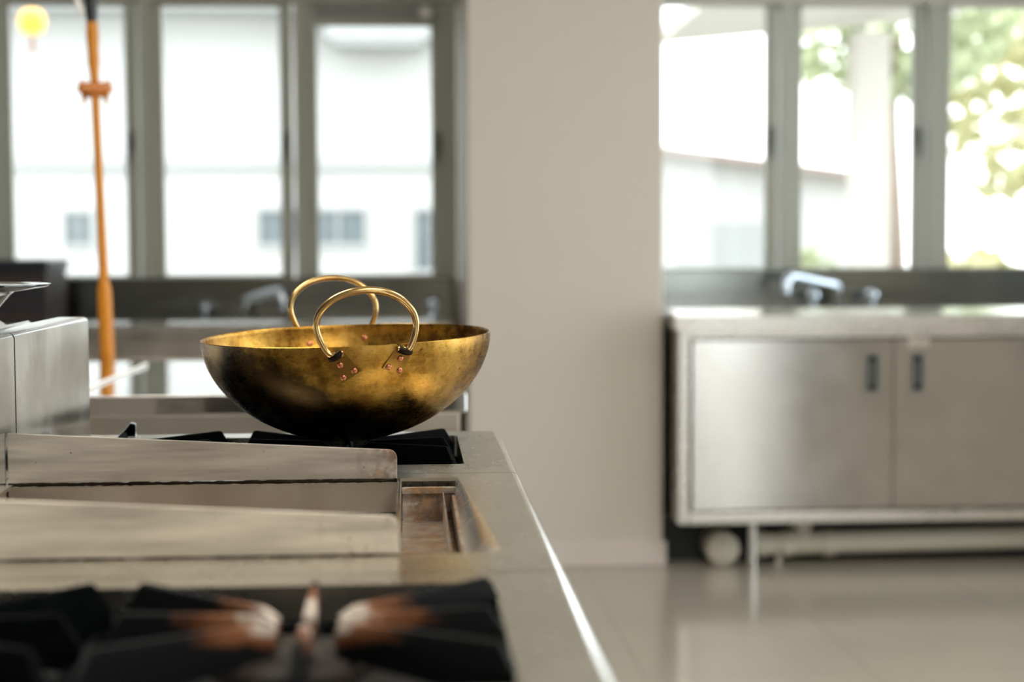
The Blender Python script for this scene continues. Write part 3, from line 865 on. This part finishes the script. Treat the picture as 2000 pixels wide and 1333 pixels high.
def door(x0, x1, hxx):
    bm = B(); y0, y1 = RYa + .012, RYa + .032; z0, z1 = Zb + .045, Zt - .037; hz0, hz1 = .625, .745; hw = .016
    box(bm, x0, hxx - hw, y0, y1, z0, z1); box(bm, hxx + hw, x1, y0, y1, z0, z1)
    box(bm, hxx - hw, hxx + hw, y0, y1, z0, hz0); box(bm, hxx - hw, hxx + hw, y0, y1, hz1, z1)
    bmesh.ops.remove_doubles(bm, verts=bm.verts, dist=1e-5)
    d = obj('door', bm, M['cab'], sr)
    h = B(); box(h, hxx - hw, hxx + hw, y1 - .002, y1 + .001, hz0, hz1); obj('recessed_pull', h, M['void'], d)
    h = B(); ring_frame(h, hxx - hw - .010, hxx + hw + .010, hz0 - .012, hz1 + .012, .010, y0 - .003, y0 - .0003); 
    box(h, hxx - .006, hxx + .004, y0 - .003, y0 + .004, hz0 + .02, hz1 - .02)
    obj('pull_rim', h, M['frame_dark'], d, bevel=.001)
door(RA + .052, DM - .002, 1.577); door(DM + .002, 2.50, 1.735)
door(2.504, RB - .02, 2.60)
tag(obj('name_plate', bx(1.70, 1.775, RYa + .0085, RYa + .0115, .775, .805), M['guard'], sr), None)
for lx in (1.175, 2.2, 3.3):
    for ly in (RYa + .06, RYb - .1):
        k = B(); cyl(k, .014, 0, Zb - .0005, (lx, ly, 0)); obj('leg', k, M['edge'], sr, smooth=True)
faucet('chrome faucet on the right sink cabinet under the right windows', (1.715, 6.50, RZ + .0005), -.230, RZ, .085, dy=-.12)

dp = thing('drain_pipe', 'pale plastic drain pipe with a tee under the right sink cabinet', 'pipe', (0, 0, 0))
py_ = 5.66
bm = B(); tube(bm, [(1.21, py_, .072), (2.0, py_, .080), (3.4, py_, .092)], .040, 24); obj('pipe', bm, M['pvc'], dp, smooth=True)
bm = B(); tube(bm, [(1.37, py_, .075), (1.37, py_, .168)], .030, 20); tube(bm, [(1.37, py_, .128), (1.37, py_, .152)], .038, 20); obj('tee', bm, M['pvc'], dp, smooth=True)
for xx in (1.205, 1.30, 1.45):
    bm = B(); tube(bm, [(xx, py_, .072), (xx + .035, py_, .0724)], .046, 24); obj('collar', bm, M['pvc'], dp, smooth=True)
bm = B(); cyl(bm, .010, 0, .035, (1.29, py_, 0)); obj('foot', bm, M['pvc'], dp)
ec = thing('pipe_cap', 'round pale pipe end cap under the left corner of the right sink cabinet', 'cap', (1.087, 5.66, .002))
bm = B(); lathe(bm, [(0, -.03), (.05, -.03), (.058, -.024), (.058, .10), (0, .10)], 36, False, 1, (0, 0, .058)); obj('cap_body', bm, M['pvc'], ec, smooth=True)
bm = B(); lathe(bm, [(0, -.036), (.030, -.036), (.034, -.0305), (0, -.0305)], 28, False, 1, (0, 0, .062)); obj('cap_boss', bm, M['pvc'], ec, smooth=True)
# near-black sheets painted as shade behind the door gaps and under the sink
obj('gap_shade', bx(RA + .013, RB - .013, RYa + .0405, RYa + .045, Zb + .013, Zt), M['void'], sr)
struct('under_sink_shade', bx(RA - .015, RB, 5.76, 5.80, 0, .17), M['void'])

# ------------------------------------------------------------------ behind the viewpoint: unseen black blocks added to darken reflections
for y_, lb in ((-2.0, 'added tall black block for dark reflections at the near end of the left wall'), (-.35, 'added tall black block for dark reflections in the middle of the left wall row'), (1.3, 'added tall black block for dark reflections level with the griddle on the left wall'), (2.95, 'added tall black block for dark reflections at the far end of the left wall row')):
    t = thing('dark_reflection_block', lb, 'dark_reflection_block', (-2.8, y_, 0), 'added black blocks along the left wall')
    obj('cabinet', bx(-.45, .38, -.8, .8, .05, 2.3), M['black'], t, bevel=.01)
    for y0, y1 in ((-.79, -.005), (.005, .79)):
        d = obj('door', bx(.381, .43, y0, y1, .08, 2.28), M['black'], t, bevel=.01)  # front slab of the added black block
        obj('handle', tube(B(), [(.46, (.07 if y0 > 0 else -.07), 1.0), (.46, (.07 if y0 > 0 else -.07), 1.5)], .012, 12), M['chrome'], d, smooth=True)

t = thing('dark_corner_block', 'added tall black block for a dark reflection in the near right corner', 'dark_block', (3.42, -3.0, 0))  # unseen, added to reflect as a dark band in the sink cabinet
obj('corner_block_body', bx(-.15, .15, -.45, .45, .0, 2.2), M['black'], t, bevel=.008)
obj('door', bx(-.175, -.151, -.44, .44, .04, 2.17), M['black'], t, bevel=.004)  # front slab of the added corner block

# ------------------------------------------------------------------ outside
struct('ground', bx(-30, 30, 6.86, 60, -.5, -.4), M['ext_ground'])
eb = thing('white_building', 'plain white building outside the left windows', 'building', (0, 0, 0))
EY = 14.0
bm = B(); box(bm, -9, .45, EY, EY + 6, -.4, 5.6); obj('building_wall', bm, M['ext_wall'], eb)
obj('ledge', bx(-9.05, .5, EY - .07, EY - .001, 1.78, 1.86), M['ext_band'], eb)
obj('ledge', bx(-9.05, .5, EY - .5, EY - .001, 3.05, 3.16), M['ext_band'], eb)
def ext_window(x0, x1, z0, z1, bars=2):
    f = B(); ring_frame(f, x0 - .04, x1 + .04, z0 - .04, z1 + .04, .04, EY - .05, EY - .001)
    for k in range(1, bars + 1):
        xx = x0 + (x1 - x0) * k / (bars + 1); box(f, xx - .012, xx + .012, EY - .045, EY - .022, z0, z1)
    fo = obj('window', f, M['ext_band'], eb)
    obj('pane', bx(x0, x1, EY - .02, EY - .002, z0, z1), M['ext_win'], fo)
def pxX(px, Y): # x on the facade for a measured column of the photograph
    return (px - 801) / F_PX * Y * .998
ext_window(-1.262, -.39, 1.155, 1.42, 3)
ext_window(-2.87, -2.68, 1.16, 1.41, 1)
ext_window(.055, .33, .93, 1.42, 1)
aw = thing('air_conditioner', 'pale outdoor unit high on the white building', 'air conditioner', (-.25, EY - .42, 2.80))
obj('unit_casing', bx(-.42, .42, -.15, .15, 0, .24), M['ext_band'], aw, bevel=.02)
obj('bracket', bx(-.36, .36, -.12, .41, -.04, -.001), M['ext_band'], aw)
ln = thing('paper_lantern', 'yellow hanging lantern outside the leftmost window', 'lantern', (-1.62, 7.25, 2.10))
obj('lantern_shade', lathe(B(), [(0, -.055), (.03, -.052), (.05, -.035), (.060, 0), (.05, .035), (.03, .052), (0, .055)], 28), M['lantern'], ln, smooth=True)
bm = B(); tube(bm, [(0, 0, -.054), (0, 0, -.13)], .006, 8, [.005, .010]); obj('tassel', bm, M['orange_dk'], ln, smooth=True)
bm = B(); tube(bm, [(0, 0, .05), (0, 0, 1.9)], .003, 6); obj('cord', bm, M['white'], ln)
bm = B(); box(bm, -1.5, 1.5, -.1, .1, 1.9, 2.0); obj('hanging_beam', bm, M['white'], ln)
# blind rolled at the head of the third pane
rb = thing('roller_blind', 'pale rolled blind at the top of the pane nearest the column', 'blind', (0, 0, 0))
bm = B(); tube(bm, [(-.375, YW - .012, 2.066), (.10, YW - .012, 2.066)], .024, 16); obj('roll', bm, M['ext_band'], rb, smooth=True)
obj('hem', bx(-.372, .097, YW - .014, YW - .008, 2.010, 2.045), M['frame'], rb)
bm = B(); cyl(bm, .026, -.02, .02, (.068, YW - .045, 2.062), 1, 20); obj('end_disc', bm, M['white'], rb, smooth=True)

hs = thing('garden_house', 'pale low house with a sloping roof outside the right windows', 'house', (0, 0, 0))
HY = 17.0
bm = B(); prism(bm, [(2.0, -.4), (4.75, -.4), (4.75, 1.80), (2.0, 2.15)], 1, HY, HY + 4); obj('house_wall', bm, M['ext_wall'], hs)
bm = B(); prism(bm, [(1.9, 2.16), (4.95, 1.77), (4.95, 1.84), (1.9, 2.24)], 1, HY - .25, HY + 4.2); obj('roof', bm, M['ext_roof'], hs)
obj('shutter', bx(2.8, 3.7, HY - .03, HY - .001, .2, 1.35), M['ext_band'], hs)
cp = thing('carport', 'cream porch post and slanting porch roof outside the right windows', 'porch', (0, 0, 0))
obj('post', bx(2.72, 2.93, 9.9, 10.1, -.4, 2.42), M['post'], cp)
bm = B(); prism(bm, [(1.6, 2.42), (3.5, 2.60), (3.5, 2.68), (1.6, 2.50)], 1, 8.6, 10.6); obj('porch_roof', bm, M['post'], cp)

def foliage(n, rx, ry, rz, s, seed):
    rnd = random.Random(seed); bm = B()
    for _ in range(n):
        while True:
            p = Vector([rnd.uniform(-1, 1) for _ in range(3)])
            if p.length < 1: break
        p = p.normalized() * (p.length ** .5)
        p = Vector((p.x * rx, p.y * ry, p.z * rz))
        d = Vector([rnd.uniform(-1, 1) for _ in range(3)]).normalized(); e = d.orthogonal().normalized(); f_ = d.cross(e)
        k = s * rnd.uniform(.6, 1.3)
        v = [bm.verts.new(p + e * k), bm.verts.new(p + f_ * k * .45), bm.verts.new(p - e * k), bm.verts.new(p - f_ * k * .45)]
        bm.faces.new(v)
    return bm
def tree(label, loc, h, r_, mat, seed, name='garden_tree', cat='tree', n=900):
    t = thing(name, label, cat, loc, 'plants outside the right windows')
    bm = B(); tube(bm, smooth_path([(0, 0, 0), (.03, 0, h * .4), (-.04, 0, h * .8), (0, 0, h)], 4), .1, 10, None); obj('trunk', bm, M['bark'], t, smooth=True)
    obj('crown', foliage(n, r_[0], r_[1], r_[2], .12, seed), mat, t, loc=(0, 0, h + r_[2] * .35))
tree('brown-trunked garden tree beside the cream porch post', (3.55, 12.0, -.4), 3.1, (1.0, .8, .8), M['leaf'], 1)
tree('yellow-green tree seen through the rightmost pane', (5.35, 13.0, -.4), 2.4, (1.1, .8, 1.1), M['leaf_y'], 2)
for i, (x, y, rr, m_, lb) in enumerate([(2.75, 11.5, .45, 'leaf', 'pale green bush left of the cream porch post'), (3.9, 11.2, .5, 'leaf_y', 'yellow-green bush right of the cream porch post'),
                                        (5.35, 10.8, .65, 'leaf', 'large green bush at the foot of the rightmost pane')]):
    t = tag(obj('garden_bush', foliage(700, rr, .4, .75, .09, 10 + i), M[m_], loc=(x, y, .35)), lb, 'bush', 'plants outside the right windows')
